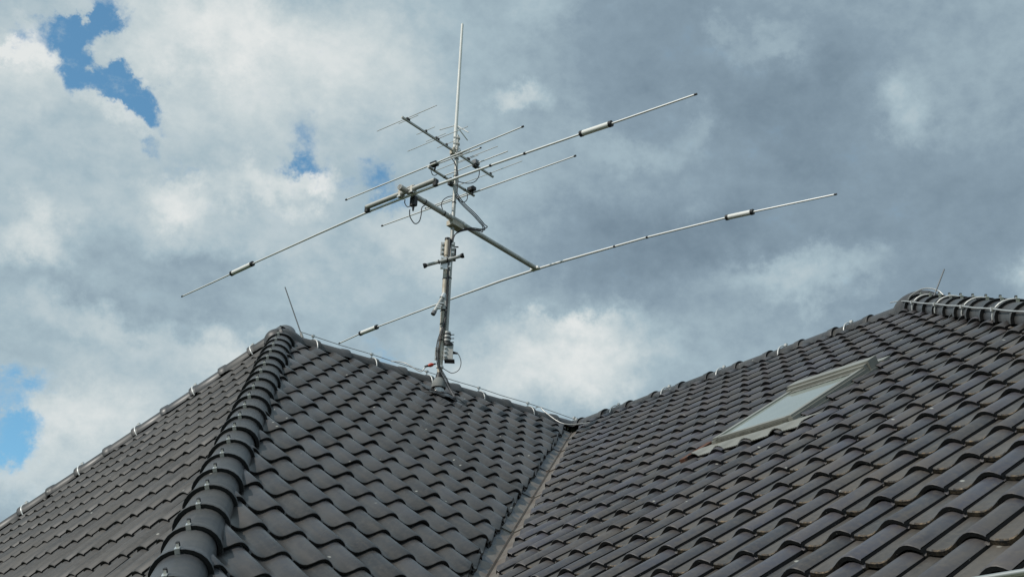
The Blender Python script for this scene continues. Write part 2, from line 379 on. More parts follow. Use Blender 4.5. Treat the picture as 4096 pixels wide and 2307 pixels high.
def tile_mesh(name, gauge, mats, var=0, drop=0.0, nose=(0.025, 0.0185, -0.019, 0.95)):
    rnd = random.Random(var + 11)
    L = gauge + 0.05; b = MB()
    LIFT, THICK, BASE, amp = nose
    PROFILE = [(u, zz * amp) for u, zz in PROFILE_MM]
    def z(y, zz): return BASE + LIFT * (1 - y / L) + zz - drop * max(0.0, 1 - y / 0.1) * max(0.0, 1 - zz / 0.03)
    def thick(zz): return THICK - drop * 1.2 * max(0.0, 1 - zz / 0.03)
    dirty = mats[1].name.startswith('mossy')
    rows = [(0.006 if dirty else 0.005, 0.0), (gauge * 0.5, 0.0), (L, 0.0)]
    wob = [rnd.uniform(-0.0012, 0.0012) for _ in PROFILE]
    idx = []
    lip = [b.vert((u, 0.0 + wob[i], z(0, zz) - 0.0045), pan_of(u)) for i, (u, zz) in enumerate(PROFILE)]
    idx.append(lip)
    for y, _ in rows: idx.append([b.vert((u, y, z(y, zz)), pan_of(u)) for u, zz in PROFILE])
    for a, c in zip(idx, idx[1:]):
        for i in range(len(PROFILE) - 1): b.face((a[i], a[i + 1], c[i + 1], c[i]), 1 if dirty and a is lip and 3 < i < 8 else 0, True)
    top = [b.vert(b.v[i], b.pan[i]) for i in lip]
    bot = [b.vert((u, 0.004 + wob[i], z(0, zz) - thick(zz)), pan_of(u)) for i, (u, zz) in enumerate(PROFILE)]
    back = [b.vert((u, 0.06, z(0.06, zz) - thick(zz)), 0) for u, zz in PROFILE]
    for i in range(len(PROFILE) - 1):
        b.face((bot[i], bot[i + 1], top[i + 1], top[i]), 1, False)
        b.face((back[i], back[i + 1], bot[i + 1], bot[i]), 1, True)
    # the side lap: a drop at the right-hand edge
    u, zz = PROFILE[-1]
    e = [b.vert((u, 0.002, z(0, zz) - 0.004)), b.vert((u, L, z(L, zz))), b.vert((u - 0.002, L, z(L, zz) - 0.012)), b.vert((u - 0.002, 0.004, z(0, zz) - THICK))]
    b.face((e[0], e[3], e[2], e[1]), 1)
    return b.mesh(name, mats, True)

def cut_mesh(me, matrix, planes, name):
    bm = bmesh.new(); bm.from_mesh(me); bm.transform(matrix)
    for co, no in planes:                                   # keep the side the normal points away from
        geo = bm.verts[:] + bm.edges[:] + bm.faces[:]
        bmesh.ops.bisect_plane(bm, geom=geo, dist=1e-5, plane_co=co, plane_no=no, clear_outer=True)
        # close the cut with a strip so that the sawn edge has thickness
        ed = [e for e in bm.edges if e.is_boundary and all(abs((v.co - Vector(co)).dot(Vector(no).normalized())) < 1e-4 for v in e.verts)]
        if ed:
            ret = bmesh.ops.extrude_edge_only(bm, edges=ed)
            vs = [g for g in ret['geom'] if isinstance(g, bmesh.types.BMVert)]
            for v in vs: v.co.z -= 0.016
            for fc in ret['geom']:
                if isinstance(fc, bmesh.types.BMFace): fc.material_index = 1; fc.smooth = False
    if len(bm.faces) == 0: bm.free(); return None
    nm = bpy.data.meshes.new(name); bm.to_mesh(nm); bm.free()
    for x in me.materials: nm.materials.append(x)
    return nm

def in_frame(p, margin=0.06):
    d = Vector(p) - CAM_POS; w = d.dot(c_fwd)
    if w <= 0.1: return False
    k = cd.lens / 18.0
    x = d.dot(c_right) / w * k; y = d.dot(c_up) / w * k
    return abs(x) < 1 + margin and abs(y) < 576 / 1024 + margin

# ------------------------------------------------------------------ ground and house
gb = MB(); s_ = 600
gb.face([gb.vert(p) for p in ((-s_, -s_, Z_GROUND), (s_, -s_, Z_GROUND), (s_, s_, Z_GROUND), (-s_, s_, Z_GROUND))])
gnd = gb.build('ground', GROUND); gnd['kind'] = 'structure'

house = thing('house', (0, 0, Z_GROUND), 'house with dark grey pantiled hip roof in two wings, roof window and metal valley', 'house')
X1 = A_X - Z_EAVE / math.tan(P3); Y1 = -Z_EAVE / TN1; X2 = -Z_EAVE / TN2; Y2 = B_Y + X2 / M_B
def prism(b, poly, z0, z1, mat=0):
    lo = [b.vert((x, y, z0)) for x, y in poly]; hi = [b.vert((x, y, z1)) for x, y in poly]
    n = len(poly)
    for i in range(n): b.face((lo[i], lo[(i + 1) % n], hi[(i + 1) % n], hi[i]), mat)
    b.face(hi, mat); b.face(lo[::-1], mat)
IN = 0.45
b = MB(); prism(b, [(-X2 + IN, -Y1 + IN), (X1 - IN, -Y1 + IN), (X1 - IN, Y1 - IN), (X2 - IN, Y1 - IN), (X2 - IN, Y2 - IN), (-X2 + IN, Y2 - IN)], Z_GROUND - 0.1, Z_EAVE - 0.12)
b.build('wall', PLASTER, house)
# rear slopes and decks (dark boards under the tiles)
DZ = -0.075
def deck(name, poly):
    b = MB(); b.face([b.vert((x, y, z + DZ)) for x, y, z in poly]); return b.build(name, DARK, house)
ze = Z_EAVE
Jp, Ap, Bp = (0, 0, 0), (A_X, 0, 0), (0, B_Y, 0)
slope1 = deck('roof_slope', [Jp, (X2, Y1, ze), (X1, Y1, ze), Ap])
slope2 = deck('roof_slope', [Jp, Bp, (X2, Y2, ze), (X2, Y1, ze)])
slope3 = deck('roof_slope', [Ap, (X1, Y1, ze), (X1, -Y1, ze)])
deck('roof_slope', [Ap, (X1, -Y1, ze), (-X2, -Y1, ze), Jp])
deck('roof_slope', [Jp, (-X2, -Y1, ze), (-X2, Y2, ze), Bp])
deck('roof_slope', [Bp, (-X2, Y2, ze), (X2, Y2, ze)])
b = MB(); prism(b, [(-X2 + .05, -Y1 + .05), (X1 - .05, -Y1 + .05), (X1 - .05, Y1 - .05), (X2 - .05, Y1 - .05), (X2 - .05, Y2 - .05), (-X2 + .05, Y2 - .05)], ze - 0.2, ze - 0.13)
b.build('soffit', PLASTER, house)

# window opening on the right wing (r along the eave, s down the slope)
WY0, WY1, WS0, WS1 = 5.36, 6.055, 2.98, 4.165
HOLE = (WY0 - 0.03, WY1 + 0.008, WS0 - 0.10, WS1 + 0.05)
VW1, VW2 = 0.085, 0.115
def planes_f1():
    j = random.uniform(-0.012, 0.012)
    n_h = Vector((M_A, -1, 0)).normalized(); n_v = Vector((-1, TN1 / TN2, 0)).normalized()
    return [((A_X, 0, 0), n_h), (Vector((0, 0, 0)) - n_v * (VW1 + j) * 0.9, n_v), ((0, 0.115, 0), Vector((0, -1, 0)))]
def planes_f2():
    j = random.uniform(-0.012, 0.012)
    n_h = Vector((-1, M_B, 0)).normalized(); n_v = Vector((TN2 / TN1, -1, 0)).normalized()
    return [(Vector((0, B_Y, 0)) - n_h * 0.125, n_h), (Vector((0, 0, 0)) - n_v * (VW2 + j) * 0.9, n_v), ((0.115, 0, 0), Vector((-1, 0, 0)))]
def planes_f3():
    n1 = Vector((-M_A, 1, 0)).normalized(); n2 = Vector((-M_A, -1, 0)).normalized()
    return [((A_X, 0, 0), n1), (Vector((A_X, 0, 0)) - n2 * 0.10, n2)]

def lay(face, parent, crest0, s_first, gauge, r_range, s_max, planes_fn, mats, hole=None, cap=300, drop=0.0, nose=(0.025, 0.0185, -0.019, 0.95)):
    variants = [tile_mesh('tile', gauge, mats, k, drop, nose) for k in range(3)]
    L = gauge + 0.05; tiles = []
    k0 = math.floor((r_range[0] - crest0) / TILE_W) - 1; k1 = math.ceil((r_range[1] - crest0) / TILE_W) + 1
    i = 0
    while s_first + i * gauge <= s_max + 0.01:
        s = s_first + i * gauge
        for k in range(k0, k1 + 1):
            r = crest0 + k * TILE_W
            jr = random.uniform(-0.002, 0.002); js = random.uniform(-0.006, 0.006)
            mw = face.mat(r + jr, s + js, random.uniform(-0.0015, 0.0015)) @ Matrix.Rotation(random.gauss(0, 0.0060), 4, 'Z') @ Matrix.Rotation(random.gauss(0, 0.0050), 4, 'X') @ Matrix.Rotation(random.gauss(0, 0.0040), 4, 'Y')
            me = variants[(i * 7 + k * 3) % 3]
            corners = [face.pt(r + u, s - y) for u in (-0.190, 0.057) for y in (0, L)]
            mid = face.pt(r - 0.06, s - L * 0.4)
            pl = planes_fn(); cuts = []; dead = False
            for co, no in pl:
                ds = [(c - Vector(co)).dot(no) for c in corners]
                if min(ds) >= -0.004: dead = True; break
                if max(ds) > 0: cuts.append((co, no))
            if dead: continue
            if hole:
                t = (r - 0.190, r + 0.057, s - L, s)
                if t[0] < hole[1] and t[1] > hole[0] and t[2] < hole[3] and t[3] > hole[2]:
                    if t[0] >= hole[0] and t[1] <= hole[1]:
                        if t[2] >= hole[2] and t[3] <= hole[3]: continue
                        if t[2] < hole[2]: cuts.append((face.pt(0, hole[2]), face.ed))
                        elif t[3] > hole[3]: cuts.append((face.pt(0, hole[3]), -face.ed))
                    elif t[0] < hole[0]:
                        if t[3] - hole[2] > 0.08 and hole[3] - t[2] > 0.08: cuts.append((face.pt(hole[0], 0), face.er))
                    else:
                        if t[3] - hole[2] > 0.08 and hole[3] - t[2] > 0.08: cuts.append((face.pt(hole[1], 0), -face.er))
            if cuts:
                cm = cut_mesh(me, mw, cuts, 'tile')
                if cm is None: continue
                tiles.append((mid, cm, Matrix.Identity(4)))
            else:
                tiles.append((mid, me, mw))
        i += 1
    vis = sorted((t for t in tiles if in_frame(t[0])), key=lambda t: (t[0] - CAM_POS).length)
    single = vis[:cap]; ids = {id(t) for t in single}
    for mid, me, mw in single: link('tile', me, parent, mw)
    rest = [t for t in tiles if id(t) not in ids]
    if rest:
        bm = bmesh.new()
        for mid, me, mw in rest:
            t = me.copy(); t.transform(mw); bm.from_mesh(t); bpy.data.meshes.remove(t)
        big = bpy.data.meshes.new('tile_field'); bm.to_mesh(big); bm.free()
        for x in mats: big.materials.append(x)
        o = link('tile_field', big, parent); o['kind'] = 'stuff'
    return len(single), len(rest)

G1, G2, G3 = 0.3479, 0.3445, 0.3104
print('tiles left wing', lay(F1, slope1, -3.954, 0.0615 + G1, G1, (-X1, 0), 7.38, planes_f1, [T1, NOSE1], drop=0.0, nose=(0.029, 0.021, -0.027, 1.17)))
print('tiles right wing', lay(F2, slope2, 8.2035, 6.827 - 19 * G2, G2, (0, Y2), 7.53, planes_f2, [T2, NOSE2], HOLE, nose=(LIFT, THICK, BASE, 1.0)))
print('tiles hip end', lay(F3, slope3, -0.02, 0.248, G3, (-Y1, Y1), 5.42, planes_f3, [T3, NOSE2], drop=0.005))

# ------------------------------------------------------------------ ridges and hips
def ridge_mesh(name, pitch, wide=1.0, dip=12):
    """Tapered half-round cap tile; local Y points down to the collar end at 0, Z up."""
    b = MB(); seg = 14; L = pitch + 0.05; zc = -0.052
    sec = [(L, 0.106), (0.085, 0.114), (0.076, 0.122), (0.008, 0.129), (0.0, 0.127)]
    def ring(y, r):
        out = []
        for k in range(seg + 1):
            a = R(-dip) + (math.pi + R(2 * dip)) * k / seg
            out.append(b.vert((wide * r * math.cos(a), y, zc + r * math.sin(a))))
        return out
    rg = [ring(y, r) for y, r in sec]
    for a, c in zip(rg, rg[1:]):
        for k in range(seg): b.face((a[k], a[k + 1], c[k + 1], c[k]), 0, True)
    o_ = ring(0.0, 0.128); i_ = ring(0.003, 0.108)
    for k in range(seg): b.face((o_[k], o_[k + 1], i_[k + 1], i_[k]), 1, False)
    j_ = ring(0.003, 0.108); l_ = ring(0.12, 0.094)
    for k in range(seg): b.face((j_[k], j_[k + 1], l_[k + 1], l_[k]), 1, True)
    return b.mesh(name, [RIDGE, NOSE1])
def clip_mesh():
    b = MB(); X, Y, Z = (1, 0, 0), (0, 1, 0), (0, 0, 1)
    b.box((0, 0.012, 0.0785), X, Y, Z, 0.024, 0.040, 0.004, 0)
    b.box((0, -0.0045, 0.062), X, Y, Z, 0.024, 0.004, 0.036, 0)
    b.box((0, 0.030, 0.086), X, Y, Z, 0.012, 0.012, 0.014, 0)
    b.tube([(0, 0.043, 0.078), (0, 0.040, 0.098)], 0.010, 8, 1)
    return b.mesh('ridge_clip', [BOLT, BLACK])
CLIP = clip_mesh()
class Line:
    def __init__(s, o, d, n):
        s.o = Vector(o); s.d = Vector(d).normalized(); n = Vector(n); s.n = (n - s.d * n.dot(s.d)).normalized()
        s.e = (-s.d).cross(s.n).normalized()                # local X when local Y runs up (-d)
    def pt(s, t, e=0.0, h=0.0): return s.o + s.d * t + s.e * e + s.n * h
    def mat(s, t, h=0.0):
        mm = Matrix((s.e, -s.d, s.n)).transposed().to_4x4(); mm.translation = s.pt(t, 0, h); return mm
def lay_ridge(name, line, start, pitch, t_end, clips, wide=1.0, t_start=0.0):
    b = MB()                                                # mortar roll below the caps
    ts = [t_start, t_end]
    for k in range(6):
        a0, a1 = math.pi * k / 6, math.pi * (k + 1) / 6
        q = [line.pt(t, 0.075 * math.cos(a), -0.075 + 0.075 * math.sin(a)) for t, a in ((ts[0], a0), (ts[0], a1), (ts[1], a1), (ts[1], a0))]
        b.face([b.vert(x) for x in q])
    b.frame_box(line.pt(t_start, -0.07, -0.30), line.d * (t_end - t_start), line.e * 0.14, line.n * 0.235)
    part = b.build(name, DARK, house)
    me = ridge_mesh('ridge_tile', pitch, wide, 14 if clips else 0); t = start; n = 0
    while t < t_end + (0.3 if clips or t_start else 0.55):
        mw = line.mat(t, random.uniform(-0.002, 0.002)) @ Matrix.Rotation(random.gauss(0, 0.008), 4, 'Z') @ Matrix.Rotation(random.gauss(0, 0.006), 4, 'Y')
        link('ridge_tile', me, part, mw)
        if clips: link('ridge_clip', CLIP, part, line.mat(t))
        t += pitch; n += 1
    return part
N1, N2, N3 = F1.n, F2.n, F3.n
NB = Vector((0, math.sin(P2), math.cos(P2)))
N_R1 = Vector((0, -math.sin(P1), math.cos(P1)))
hipA = Line((A_X, 0, 0.008), (1, M_A, -TN1 * M_A), N1 + N3)
hipF = Line((A_X, 0, 0.03), (1, -M_A, -TN1 * M_A), N_R1 + N3)
ridgeA = Line(Ap, (-1, 0, 0), (0, 0, 1))
ridgeB = Line(Jp, (0, 1, 0), (0, 0, 1))
hipB = Line((0, B_Y, 0.055), (M_B, 1, -TN2 * M_B), N2 + Vector((0, math.sin(P2) , math.cos(P2))))
hipLenA = (Vector((X1, Y1, ze)) - Vector(Ap)).length
hipLenB = (Vector((X2, Y2, ze)) - Vector(Bp)).length
SP_A = 0.3728
ridge_left = lay_ridge('ridge', ridgeA, 0.42, 0.368, A_X - 0.45, False)
ridge_right = lay_ridge('ridge', ridgeB, 0.192, 0.4176, B_Y - 0.35, False, t_start=0.42)
hip_near = lay_ridge('hip', hipA, -0.075, SP_A, hipLenA - 0.2, True, 1.16)
hip_far = lay_ridge('hip', hipF, 0.36, SP_A, hipLenA - 0.2, False, 1.25)
hip_right = lay_ridge('hip', hipB, 0.20, 0.40, hipLenB - 0.2, True, 1.2)
def cap_piece(parent, c, axes, rad):
    """Rounded end cap where ridge and hips meet, open below with a thick skirt."""
    b = MB(); nu, nv = 20, 8; ax, ay, az = axes; c = Vector(c)
    rings = []
    for j in range(nv + 2):
        if j <= 1: ph = 0.0; dz = -0.06 if j == 0 else 0.0
        else: ph = math.pi / 2 * (j - 1) / nv; dz = 0
        ring = []
        for i in range(nu):
            th = 2 * math.pi * i / nu; cr = math.cos(ph) ** 0.8
            ring.append(b.vert(c + ax * (rad[0] * cr * math.cos(th)) + ay * (rad[1] * cr * math.sin(th)) + az * (rad[2] * math.sin(ph) + dz)))
        rings.append(ring)
    for a, d in zip(rings, rings[1:]):
        for i in range(nu): b.face((a[i], a[(i + 1) % nu], d[(i + 1) % nu], d[i]), 0, True)
    return b.build('hip_cap', RIDGE, parent)
X_, Y_, Z_ = Vector((1, 0, 0)), Vector((0, 1, 0)), Vector((0, 0, 1))
cap_piece(ridge_left, (A_X - 0.05, 0, -0.055), (X_, Y_, Z_), (0.225, 0.150, 0.143))
cap_piece(ridge_right, (0, B_Y + 0.0, -0.04), (Y_, -X_, Z_), (0.26, 0.165, 0.180))

# ------------------------------------------------------------------ valley
def build_valley():
    b = MB(); d = Vector((1, TN2 / TN1, -TN2)); ln = d.length; d = d / ln
    n = (N1 + N2); n = (n - d * n.dot(d)).normalized()
    side1 = (F1.n.cross(d)).normalized()                    # towards the left wing
    if side1.x - side1.y < 0: side1 = -side1
    side2 = (F2.n.cross(d)).normalized()
    if side2.y - side2.x < 0: side2 = -side2
    o = Vector((0, 0, -0.035)); tot = Vector((X2, Y1, ze)).length
    sheets = [0.40, 2.05, 3.45, 4.9, 6.35, tot]
    cross = [(side1, 0.20, 0.0, 0.0), (side1, 0.12, 0.004, 0.15), (side1, 0.012, 0.0, 0.42), (None, 0, 0.018, 0.5), (side2, 0.012, 0.0, 0.58), (side2, 0.10, 0.004, 0.80), (side2, 0.20, 0.0, 1.0)]
    for k in range(len(sheets) - 1):
        t0, t1 = sheets[k] - 0.03, sheets[k + 1]; rows = []
        nseg = 14
        for q in range(nseg + 1):
            t = t0 + (t1 - t0) * q / nseg; lift = 0.010 * (q / nseg)
            rows.append([b.vert(o + d * t + (sv * w if sv else Vector()) + n * (h + lift), pn) for sv, w, h, pn in cross])
        for a, c in zip(rows, rows[1:]):
            for i in range(len(cross) - 1): b.face((a[i], a[i + 1], c[i + 1], c[i]), 0, False)
        a = rows[-1]
        for i in range(len(cross) - 1):
            p, q2 = Vector(b.v[a[i]]), Vector(b.v[a[i + 1]])
            b.face([b.vert(p, cross[i][3]), b.vert(q2, cross[i + 1][3]), b.vert(q2 - n * 0.01, cross[i + 1][3]), b.vert(p - n * 0.01, cross[i][3])], 0)
    return b.build('valley_gutter', VALLEY, house, pan=True)
build_valley()

# ------------------------------------------------------------------ eaves gutters
def eave_gutter(p0, p1, out):
    p0, p1, out = Vector(p0), Vector(p1), Vector(out); b = MB(); r = 0.065; seg = 12
    for rr, rev in ((r, False), (r - 0.004, True)):
        rows = [[b.vert(p + out * (rr * math.cos(a)) + Z_ * (-rr * math.sin(a))) for a in [math.pi * k / seg for k in range(seg + 1)]] for p in (p0, p1)]
        for k in range(seg):
            q = (rows[0][k], rows[0][k + 1], rows[1][k + 1], rows[1][k]); b.face(q[::-1] if rev else q, 0, True)
    b.tube([p0 + out * (r + 0.004), p1 + out * (r + 0.004)], 0.0095, 10)
    return b.build('rain_gutter', ZINC, house)
GX = 6.30; GZ = -4.168
eave_gutter((GX, 6.35, GZ), (GX, Y2, GZ), (1, 0, 0))
eave_gutter((6.55, Y1 + 0.04, GZ), (X1, Y1 + 0.04, GZ), (0, 1, 0))
eave_gutter((X1 + 0.04, -Y1, GZ), (X1 + 0.04, Y1, GZ), (1, 0, 0))

# ------------------------------------------------------------------ roof window
def tile_h(r, s):
    u = ((r - 8.2035 + 0.190) % TILE_W) - 0.190
    s0 = 6.827 - 19 * G2; k = math.ceil((s - s0) / G2 - 1e-6); nose = s0 + k * G2
    y = nose - s
    return BASE + LIFT * (1 - y / (G2 + 0.05)) + prof(u)
def win_box(b, r0, r1, s0, s1, h0, h1, mat=0):
    b.frame_box(F2.pt(r0, s0, h0), F2.er * (r1 - r0), F2.ed * (s1 - s0), F2.n * (h1 - h0), mat)
b = MB()                                                    # outer frame
FH = 0.057
win_box(b, WY0, WY0 + 0.035, WS0, WS1, -0.03, FH); win_box(b, WY1 - 0.035, WY1, WS0, WS1, -0.03, FH)
win_box(b, WY0 + 0.035, WY1 - 0.035, WS1 - 0.05, WS1, -0.03, FH - 0.004, 1); win_box(b, WY0 + 0.035, WY1 - 0.035, WS0, WS0 + 0.05, -0.03, FH - 0.002)
window = b.build('roof_window', [FRAME, FRAMED], house)
b = MB()
win_box(b, WY0 + 0.010, WY0 + 0.052, WS0 + 0.16, WS1 - 0.01, FH, FH + 0.016); win_box(b, WY1 - 0.052, WY1 - 0.010, WS0 + 0.16, WS1 - 0.01, FH, FH + 0.016)
win_box(b, WY0 + 0.052, WY1 - 0.052, WS1 - 0.060, WS1 - 0.012, FH - 0.002, FH + 0.013)
b.build('sash', FRAME, window)
b = MB(); win_box(b, WY0 + 0.048, WY1 - 0.048, WS0 + 0.10, WS1 - 0.056, FH - 0.015, FH + 0.006)
b.build('pane', GLASS, window)
b = MB()                                                    # hood over the top of the sash
win_box(b, WY0 - 0.012, WY1 + 0.012, WS0, WS0 + 0.12, FH - 0.05, FH + 0.046)
win_box(b, WY0 + 0.004, WY1 - 0.004, WS0 + 0.12, WS0 + 0.17, FH - 0.01, FH + 0.030)
win_box(b, WY0 + 0.07, WY1 - 0.07, WS0 + 0.17, WS0 + 0.25, FH - 0.004, FH + 0.012, 1)
b.build('hood', [FRAME, FRAMED], window)
for r0, r1 in ((WY0 - 0.035, WY0 - 0.002), (WY1 + 0.002, WY1 + 0.020)):
    b = MB(); win_box(b, r0, r1, WS0 - 0.05, WS1 + 0.05, 0.005, 0.022); win_box(b, r0 if r0 < WY0 - 0.01 else r1 - 0.006, (r0 if r0 < WY0 - 0.01 else r1 - 0.006) + 0.006, WS0 - 0.05, WS1 + 0.05, 0.022, 0.034)
    b.build('side_flashing', FRAME, window)
b = MB(); win_box(b, WY0 - 0.02, WY1 + 0.02, WS0 - 0.16, WS0 - 0.056, 0.035, 0.05); b.build('head_flashing', FRAME, window)
def apron():
    b = MB(); nr, ns = 96, 12; r0, r1, s0, s1 = WY0 - 0.03, WY1 + 0.22, WS1 - 0.005, WS1 + 0.22
    rows = []
    for j in range(ns + 1):
        s = s0 + (s1 - s0) * j / ns; row = []
        for i in range(nr + 1):
            r = r0 + (r1 - r0) * i / nr
            f = min(1.0, (s - s0) / 0.10)
            h = 0.036 * (1 - f) + f * max(0.030, max(tile_h(r, s + q) for q in (-0.02, 0.0, 0.02, 0.04)) + 0.008) + 0.0022 * math.sin(i * math.pi)  # dressed down over the tiles
            h += 0.0010 * (1 if i % 2 else -1) * f
            row.append(b.vert(F2.pt(r, s + 0.012 * math.sin(r * 9), h)))
        rows.append(row)
    for a, c in zip(rows, rows[1:]):
        for i in range(nr): b.face((a[i], a[i + 1], c[i + 1], c[i]), 0, True)
    a = rows[-1]
    for i in range(nr):
        p, q = Vector(b.v[a[i]]), Vector(b.v[a[i + 1]])
        b.face([b.vert(p), b.vert(q), b.vert(q - F2.n * 0.006), b.vert(p - F2.n * 0.006)])
    return b.build('apron', LEAD, window)
apron()
b = MB(); b.frame_box(F2.pt(WY0 - 0.085, WS1 - 0.06, 0.02), F2.er * 0.05, F2.ed * 0.34, F2.n * 0.030)
b.build('cut_tile', CLAY, window)['label'] = 'raw reddish clay edge of a cut tile'

# ------------------------------------------------------------------ lightning protection
def strap(b, line, t, h0=0.0, r=0.008, a0=-10, a1=190, rad=0.121, wide=1.0):
    p = [line.pt(t, wide * rad * math.cos(R(a)), -0.047 + h0 + rad * math.sin(R(a))) for a in [a0 + (a1 - a0) * k / 14 for k in range(15)]]
    b.tube(p, r, 6)
def holder_obj(parent, line, t, wire_h, wire_e=0.0, mat=ALU, wide=1.0):
    b = MB(); strap(b, line, t, wide=wide)
    b.tube([line.pt(t, wire_e, 0.08), line.pt(t, wire_e, wire_h + 0.014)], 0.006, 6)
    b.box(line.pt(t, wire_e, wire_h), line.d, line.e, line.n, 0.03, 0.026, 0.022)
    return b.build('holder', mat, parent)
lc = thing('lightning_conductor', ridgeA.pt(1.5, 0, HR), 'thin metal wire on clips along the left ridge behind the mast', 'wire', 'lightning conductor wires on the roof')
WH = 0.122
b = MB(); b.tube(smooth_path([ridgeA.pt(0.22, 0, 0.125)] + [ridgeA.pt(0.374 + 0.7388 * k + dq, -0.0, WH + (0.0 if dq == 0 else -0.006)) for k in range(5) for dq in (0, 0.36)] + [ridgeA.pt(A_X + 0.05, 0, 0.10)]), 0.0045, 8); b.build('wire', WIRE, lc)
for k in range(6): holder_obj(lc, ridgeA, 0.374 + 0.7388 * k, WH)
br = smooth_path([(0.60, -0.01, 0.10), (0.60, 0.07, 0.09), (0.585, 0.16, 0.0), (0.52, 0.42, -0.19), (0.30, 0.62, -0.17)], 5)
b = MB(); b.tube(br, 0.0065, 8); b.build('branch_wire', WIRE, lc)
lc = thing('lightning_conductor', hipF.pt(1.5, 0, HR), 'metal wire on clips along the far left hip against the sky', 'wire', 'lightning conductor wires on the roof')
b = MB(); b.tube([hipF.pt(0.2, -0.135, -0.01), hipF.pt(hipLenA - 0.2, -0.135, -0.01)], 0.0045, 8); b.build('wire', WIRE, lc)
for k in range(9): holder_obj(lc, hipF, 0.323 + 0.7411 * k, 0.098, -0.02, ALUB, 1.25)
lc = thing('lightning_conductor', ridgeB.pt(1.5, 0, HR), 'metal wire on clips along the right ridge above the roof window', 'wire', 'lightning conductor wires on the roof')
b = MB(); b.tube([ridgeB.pt(-0.1, 0.132, 0.0), ridgeB.pt(B_Y - 0.2, 0.132, 0.0)], 0.0045, 8); b.build('wire', WIRE, lc)
for y in (0.03, 0.769, 1.600, 2.424, 3.273, 4.097): holder_obj(lc, ridgeB, y, 0.098, 0.02)
# right-hand hip: the wire runs along the near side of the caps
lc = thing('lightning_conductor', hipB.pt(1.5, 0, HR), 'bright metal wire clipped along the near side of the right hip', 'wire', 'lightning conductor wires on the roof')
sg = 1.0 if hipB.e.dot(F2.n) > 0 else -1.0
hw = [hipB.pt(-0.42, sg * 0.17, -0.015), hipB.pt(-0.15, sg * 0.16, 0.0), hipB.pt(0.1, sg * 0.145, 0.008)] + [hipB.pt(t, sg * 0.139, 0.008 - 0.004 * (i % 2)) for i, t in enumerate([0.5, 0.98, 1.46, 1.93, 2.41, 2.82, 3.22, 3.7, 4.2, 5.2, 6.4])]
b = MB(); b.tube(smooth_path(hw, 4), 0.0065, 8); b.build('wire', WIRE, lc)
for t in (-0.02, 0.50, 1.46, 2.41, 3.30, 4.25, 5.2):
    b = MB(); strap(b, hipB, t, r=0.007, wide=1.17); b.box(hipB.pt(t, sg * 0.139, 0.006), hipB.d, hipB.e, hipB.n, 0.035, 0.025, 0.028); b.build('holder', ALU, lc)
b = MB(); b.tube(smooth_path([hipB.pt(0.30, sg * 0.139, 0.008), hipB.pt(0.34, sg * 0.12, 0.06), hipB.pt(0.45, sg * 0.05, 0.118), hipB.pt(0.55, -sg * 0.01, 0.128), hipB.pt(0.66, -sg * 0.07, 0.10), hipB.pt(0.74, -sg * 0.12, 0.02)], 6), 0.0065, 8); b.build('loop_wire', WIRE, lc)
def rod(p0, p1, label):
    p0, p1 = Vector(p0), Vector(p1); t = thing('lightning_rod', p0, label, 'lightning rod', 'lightning rods at the roof peaks')
    b = MB(); b.tube([p0, p1], [0.0068, 0.0058], 8); b.build('rod', GREYC, t)
    b = MB(); b.tube([p0 - (p1 - p0).normalized() * 0.02, p0 + (p1 - p0).normalized() * 0.035], 0.014, 8); b.build('socket', GALV, t)
rod((3.802, -0.033, 0.10), (3.988, -0.181, 0.657), 'thin leaning lightning rod at the left peak of the roof')
rod((0.622, 5.385, -0.33), (0.503, 5.479, 0.005), 'short lightning rod at the right peak of the roof')

# ------------------------------------------------------------------ mast
HFW = Vector((-0.6207, -0.78405, 0)); HRT = Vector((-0.78405, 0.6207, 0))
LP = Vector((2.411, 0.539, 0)); UP = Vector((2.374, 0.570, 0))
mast = thing('antenna_mast', (2.41, 0.54, -0.37), 'grey steel antenna mast of two clamped pipes rising through the left roof', 'mast')
def at(base, z): return Vector((base.x, base.y, z))
b = MB(); b.tube([at(LP, -0.42), at(LP, 1.50)], 0.029, 16); b.tube([at(LP, 1.50), at(LP, 1.525)], 0.033, 16, 1); b.tube([at(LP, 1.30), at(LP, 1.47)], 0.035, 16)
for z in (0.46, 1.01, 0.80): b.tube([at(LP, z), at(LP, z + 0.012)], 0.0315, 14, 1)
lower = b.build('lower_pipe', [GALVB, BLACK], mast); lower['label'] = 'lower pipe with brownish stains'
b = MB(); b.tube([at(UP, 0.36), at(UP, 2.62)], 0.0225, 16); b.tube([at(UP, 2.62), at(UP, 2.86)], 0.0175, 14); b.tube([at(UP, 2.10), at(UP, 2.125)], 0.0235, 14)
b.build('upper_pipe', GALV, mast)
def plate_with_bolts(name, c, w, h, bolts, mat=GALV, th=0.008, fwd=-0.02):
    b = MB(); c = Vector(c) - HFW * (-fwd); b.box(c, HRT, HFW, Z_, w, th, h)
    o = b.build(name, mat, mast)
    for (dx, dz) in bolts:
        q = c + HRT * dx + Z_ * dz; b = MB(); b.tube([q - HFW * 0.004, q - HFW * 0.018], 0.016, 6, 0, True, False); b.tube([q - HFW * 0.018, q - HFW * 0.028], 0.009, 8); b.build('bolt', BOLT, o)
mid = (LP + UP) / 2
plate_with_bolts('clamp', at(LP, 1.388) + HRT * (-0.050) , 0.042, 0.165, [(0, 0.054), (0, 0.0), (0, -0.055)], GALV, fwd=-0.005)
plate_with_bolts('clamp', at(LP, 1.390) + HRT * 0.066, 0.042, 0.165, [(0, 0.054), (0, 0.0), (0, -0.055)], GALV, fwd=-0.012)
